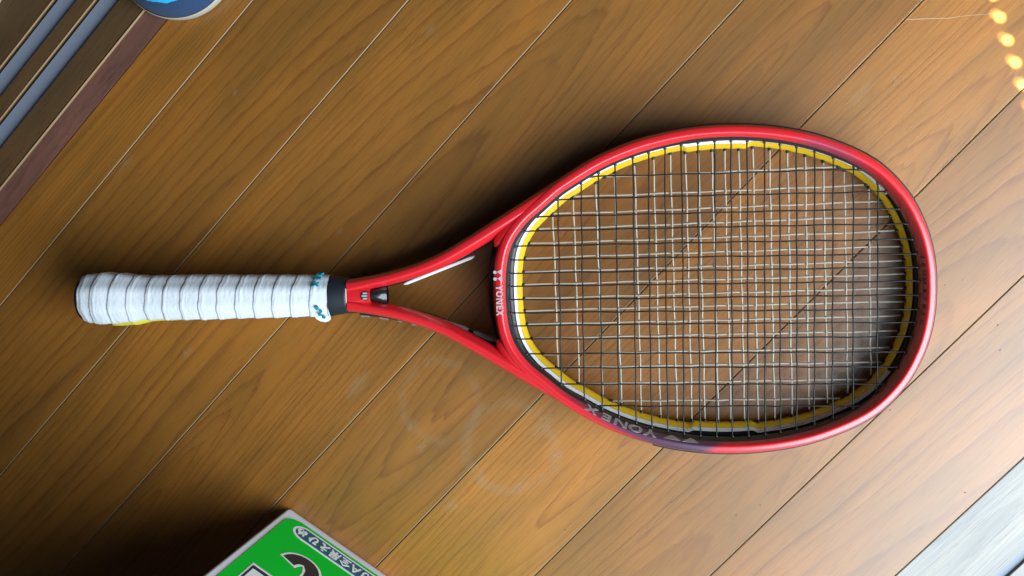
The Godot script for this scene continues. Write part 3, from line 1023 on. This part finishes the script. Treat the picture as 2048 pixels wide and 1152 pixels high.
# ------------------------------------------------------------------ carton
func build_carton() -> void:
	# on the printed wall x runs to the right as one reads it, y is up, z comes out of the wall
	var corner := Vector3(-0.3165, 0.0, 0.2594)
	var d := Vector3(0.8413, 0, 0.5406)
	var out := Vector3(0.5406, 0, -0.8413)
	var c := base("cardboard_carton", Transform3D(Basis(-d, Vector3.UP, out), corner))
	tag(c, "white and green printed cardboard fruit carton standing on the floor", "carton")
	var w := 0.36
	var h := 0.34
	var dep := 0.27
	var st := SurfaceTool.new()
	st.begin(Mesh.PRIMITIVE_TRIANGLES)
	# walls with slightly rounded upright edges and a pinched lower rim
	var ring := rounded(-w, -dep, 0.0, 0.0, 0.0022)
	var rows := []
	var inside := PackedVector3Array()
	for lv in [[0.0002, 0.0035], [0.0030, 0.0006], [0.008, 0.0], [h * 0.5, -0.0008], [h, 0.0]]:
		var row := PackedVector3Array()
		for q in ring:
			var k := (q - Vector2(-w / 2, -dep / 2)).normalized()
			row.append(Vector3(q.x - k.x * lv[1], lv[0], q.y - k.y * lv[1]))
		rows.append(row)
		inside.append(Vector3(-w / 2, lv[0], -dep / 2))
	put("walls", grid_mesh(rows, false, true, inside, true), M.card, c)
	# print, each ink a thin layer on the one before
	var z := 0.0010
	put("green_panel", slab([rounded(-0.355, 0.0145, -0.0062, 0.205, 0.014)], z - 0.0004, z), M.green, c)
	put("label_border", slab([rounded(-0.150, 0.0185, -0.0168, 0.0415, 0.0114)], z, z + 0.0002), M.print_white, c)
	put("label_panel", slab([rounded(-0.148, 0.0210, -0.0195, 0.0390, 0.0089)], z + 0.0002, z + 0.0004), M.print_teal, c)
	# the words in the label, drawn as strokes in a 10 x 10 square each, right to left along the wall
	var glyphs := [
		[88.2, [[[6, 9], [6, 3], [5, 1.2], [3, 1.2], [2, 2.6]]]],
		[79.4, [[[1.5, 1], [5, 9], [8.5, 1]], [[3, 4], [7, 4]]]],
		[69.2, [[[0.8, 6], [5, 9.4], [9.2, 6]], [[2.6, 5.8], [7.4, 5.8]], [[2.6, 3.6], [7.4, 3.6]], [[5, 5.8], [5, 1.2]], [[1, 1.2], [9, 1.2]]]],
		[58.4, [[[2, 9], [8, 9], [8, 6.4], [2, 6.4], [2, 9]], [[4, 9.6], [4, 6.4]], [[6, 9.6], [6, 6.4]], [[2, 7.7], [8, 7.7]], [[1.2, 5.2], [9, 5.2]], [[2.2, 5.2], [1, 0.8]], [[3.4, 3.9], [8.4, 3.9]], [[2.4, 2.8], [9, 2.8]], [[4.2, 2.8], [4.2, 0.8], [5.6, 1.6]], [[8, 2.4], [6.6, 1.8]], [[6, 2.8], [9.2, 0.7]]]],
		[47.8, [[[4.2, 9.2], [6.2, 8.3]], [[2, 6.4], [7.6, 6.6], [1.6, 1]], [[4.3, 3.9], [5.4, 3.7], [6, 1.6], [7, 1], [8.8, 1.2]]]],
		[37.0, [[[1.2, 7.8], [4.2, 8.2], [2.6, 5], [2.4, 2.8], [3.6, 1.2], [5.4, 1.2], [6.8, 3], [7.2, 6], [6.8, 8.4], [7.6, 6.4], [9, 5]]]],
		[25.0, [[[2.4, 8.2], [3.4, 4.6], [5, 1.9]], [[6.4, 8.8], [5.2, 4.6], [3.4, 2], [2.0, 2.2], [1.8, 4.2], [3.8, 6.2], [6.4, 6.4], [8.4, 4.6], [8.2, 2.4], [6.2, 1.1]]]]]
	for g in glyphs:
		var polys := []
		for s in g[1]:
			var line := PackedVector2Array()
			for q in s: line.append(Vector2(-g[0] * 0.001 + (q[0] - 5.0) * 0.00110, 0.0300 + (q[1] - 5.0) * 0.00150))
			for poly in Geometry2D.offset_polyline(line, 0.00060 if g[1].size() > 6 else 0.00085, Geometry2D.JOIN_ROUND, Geometry2D.END_ROUND):
				if not Geometry2D.is_polygon_clockwise(poly): polys.append(poly)
		put("lettering", slab(polys, z + 0.0004, z + 0.00055), M.print_white, c)
	# the big hooked character and the framed square beside it
	var hook := PackedVector2Array()
	for q in [[56, 190], [57.5, 150], [58, 110], [57, 84], [53.5, 73], [47.5, 68.5], [41, 70], [36.5, 75.5], [34.0, 83]]: hook.append(Vector2(-q[0], q[1]) * 0.001)
	hook = spline(hook, false, 5)
	put("character_outline", slab(Geometry2D.offset_polyline(hook, 0.0082, Geometry2D.JOIN_ROUND, Geometry2D.END_BUTT), z, z + 0.0002), M.print_white, c)
	var black := PackedVector2Array()
	for i in range(0, hook.size() - 1): black.append(hook[i])
	put("character", slab(Geometry2D.offset_polyline(black, 0.0060, Geometry2D.JOIN_ROUND, Geometry2D.END_BUTT), z + 0.0002, z + 0.0004), M.print_black, c)
	put("square_border", slab([rounded(-0.036, 0.1150, -0.0168, 0.180, 0.0006)], z, z + 0.0002), M.print_white, c)
	put("square_frame", slab([rounded(-0.035, 0.1180, -0.0182, 0.178, 0.0006)], z + 0.0002, z + 0.0004), M.print_navy, c)
	put("square_field", slab([rounded(-0.0335, 0.1225, -0.0200, 0.176, 0.0004)], z + 0.0004, z + 0.0005), M.print_white, c)

# ------------------------------------------------------------------ slippers
func slipper(where: Vector3, turn: float) -> Node3D:
	# toe at the origin, the shoe runs away along -z
	var s := base("slipper", Transform3D(Basis(Vector3.UP, turn), where))
	var outline := func(grow: float) -> PackedVector2Array:
		var o := PackedVector2Array()
		for k in 41:
			var a := PI * k / 40.0
			o.append(Vector2(-cos(a) * (0.0525 + grow), -0.0525 + sin(a) * (0.0525 + grow)))
		for q in [Vector2(0.050, -0.10), Vector2(0.043, -0.16), Vector2(0.042, -0.22), Vector2(0.030, -0.262)]: o.append(q + Vector2(grow, 0))
		for q in [Vector2(0.0, -0.272), Vector2(-0.030, -0.262), Vector2(-0.042, -0.22), Vector2(-0.043, -0.16), Vector2(-0.050, -0.10)]: o.append(q - Vector2(grow, 0))
		return o
	var rows := []
	var inside := PackedVector3Array()
	for lv in [[0.0, -0.0015], [0.001, 0.0], [0.0075, 0.0004], [0.0088, -0.0006]]:
		rows.append(flat3(outline.call(lv[1]), lv[0]))
		inside.append(Vector3(0, lv[0], -0.12))
	put("sole", grid_mesh(rows, false, true, inside, true), M.sole, s)
	# the vamp: a dome over the toe end
	var dome := func(u: float, a: float, lift: float) -> Vector3:
		var x := -cos(a) * 0.0512
		var z := sin(a) * 0.0512
		if sin(a) < 0: z = sin(a) * 0.075
		var k := pow(u, 0.8)
		return Vector3(x * k, 0.0085 + (0.034 + 0.012 * clampf(-z * k / 0.07, -0.3, 1)) * sqrt(maxf(0.0, 1.0 - pow(u, 2.6))) + lift, -0.0525 + z * k)
	rows = []
	inside = PackedVector3Array()
	for i in 15:
		var row := PackedVector3Array()
		for k in 56: row.append(dome.call(1.0 - i / 14.0 * 0.985, TAU * k / 56.0, 0.0))
		rows.append(row)
		inside.append(Vector3(0, -0.03, -0.06))
	put("vamp", grid_mesh(rows, false, true, inside, true), M.denim, s)
	rows = []
	inside = PackedVector3Array()
	for i in 12:
		var row := PackedVector3Array()
		for k in 48:
			var a := TAU * k / 48.0
			var v: Vector3 = dome.call((1.0 - i / 11.0 * 0.98) * (0.84 + 0.010 * sin(a * 17.0)), a, 0.0016 if i > 0 else -0.001)
			row.append(v)
		rows.append(row)
		inside.append(Vector3(0, -0.03, -0.06))
	put("vamp_patch", grid_mesh(rows, false, true, inside, true), M.cyan, s)
	return s

func build_slippers() -> void:
	var a := slipper(Vector3(-0.4018, 0.0032, -0.1585), 0.05)
	tag(a, "blue slipper whose round toe overhangs the reddish border strip of the floor", "slipper", "pair of blue slippers by the sill")
	var b: Node3D = a.duplicate()
	b.name = "slipper_001"
	add_child(b)
	b.transform = Transform3D(Basis(Vector3.UP, -0.1), Vector3(-0.6185, 0.0032, -0.1560))
	tag(b, "blue slipper beyond the door tracks, mostly cut off by the photo's corner", "slipper", "pair of blue slippers by the sill")

# ------------------------------------------------------------------ flecks of sunlight on the floor
func build_sun_flecks() -> void:
	# added unseen panel: its holes shape the flecks, spot lights stand for the sun
	var along := Vector3(cos(PLANK_TURN), 0, -sin(PLANK_TURN))
	var across := Vector3(sin(PLANK_TURN), 0, cos(PLANK_TURN))
	var flecks := [Vector3(0.2492, 0, -0.1539), Vector3(0.2540, 0, -0.1396), Vector3(0.2594, 0, -0.1246), Vector3(0.2648, 0, -0.1098), Vector3(0.2704, 0, -0.0948), Vector3(0.2756, 0, -0.0800), Vector3(0.2810, 0, -0.0650), Vector3(0.2438, 0, -0.1690)]
	var toward_sun := (across + Vector3(0, 0.82, 0)).normalized()
	var plane := 2.2
	var holes := PackedVector2Array()
	for f in flecks:
		var t: float = (plane - f.dot(across)) / toward_sun.dot(across)
		var q: Vector3 = f + toward_sun * t
		holes.append(Vector2(q.dot(along), q.y))
	var panel := CSGBox3D.new()
	panel.name = "added_fleck_panel"
	panel.size = Vector3(0.80, 2.20, 0.002)
	panel.material = mat(lin(0.3, 0.3, 0.3), 0.5)
	panel.transform = Transform3D(Basis(along, Vector3.UP, across), along * 0.26 + across * plane + Vector3(0, 1.10, 0))
	add_child(panel)
	tag(panel, "added unseen grey panel with a row of round holes that shapes the sun flecks", "panel")
	for h in holes:
		var c := CSGCylinder3D.new()
		c.name = "hole"
		c.operation = CSGShape3D.OPERATION_SUBTRACTION
		c.radius = 0.0036
		c.height = 0.02
		c.sides = 14
		c.transform = Transform3D(Basis(Vector3.RIGHT, PI / 2), Vector3(h.x - 0.26, h.y - 1.10, 0))
		panel.add_child(c, true)
	var mid: Vector3 = (flecks[0] + flecks[6]) * 0.5
	for k in 2:
		var l := SpotLight3D.new()
		l.name = "sunbeam"
		l.light_color = Color(1.0, 0.93, 0.76)
		l.light_energy = 11000.0 if k == 0 else 2600.0
		l.light_size = 0.0
		l.spot_angle = 0.22
		l.spot_angle_attenuation = 0.2
		l.spot_range = 60.0
		l.spot_attenuation = 2.0
		l.shadow_enabled = true
		add_child(l, true)
		l.look_at_from_position(mid + toward_sun * 22.0 + (Vector3.ZERO if k == 0 else Vector3(0.024, 0, 0.016)), mid, Vector3.UP)
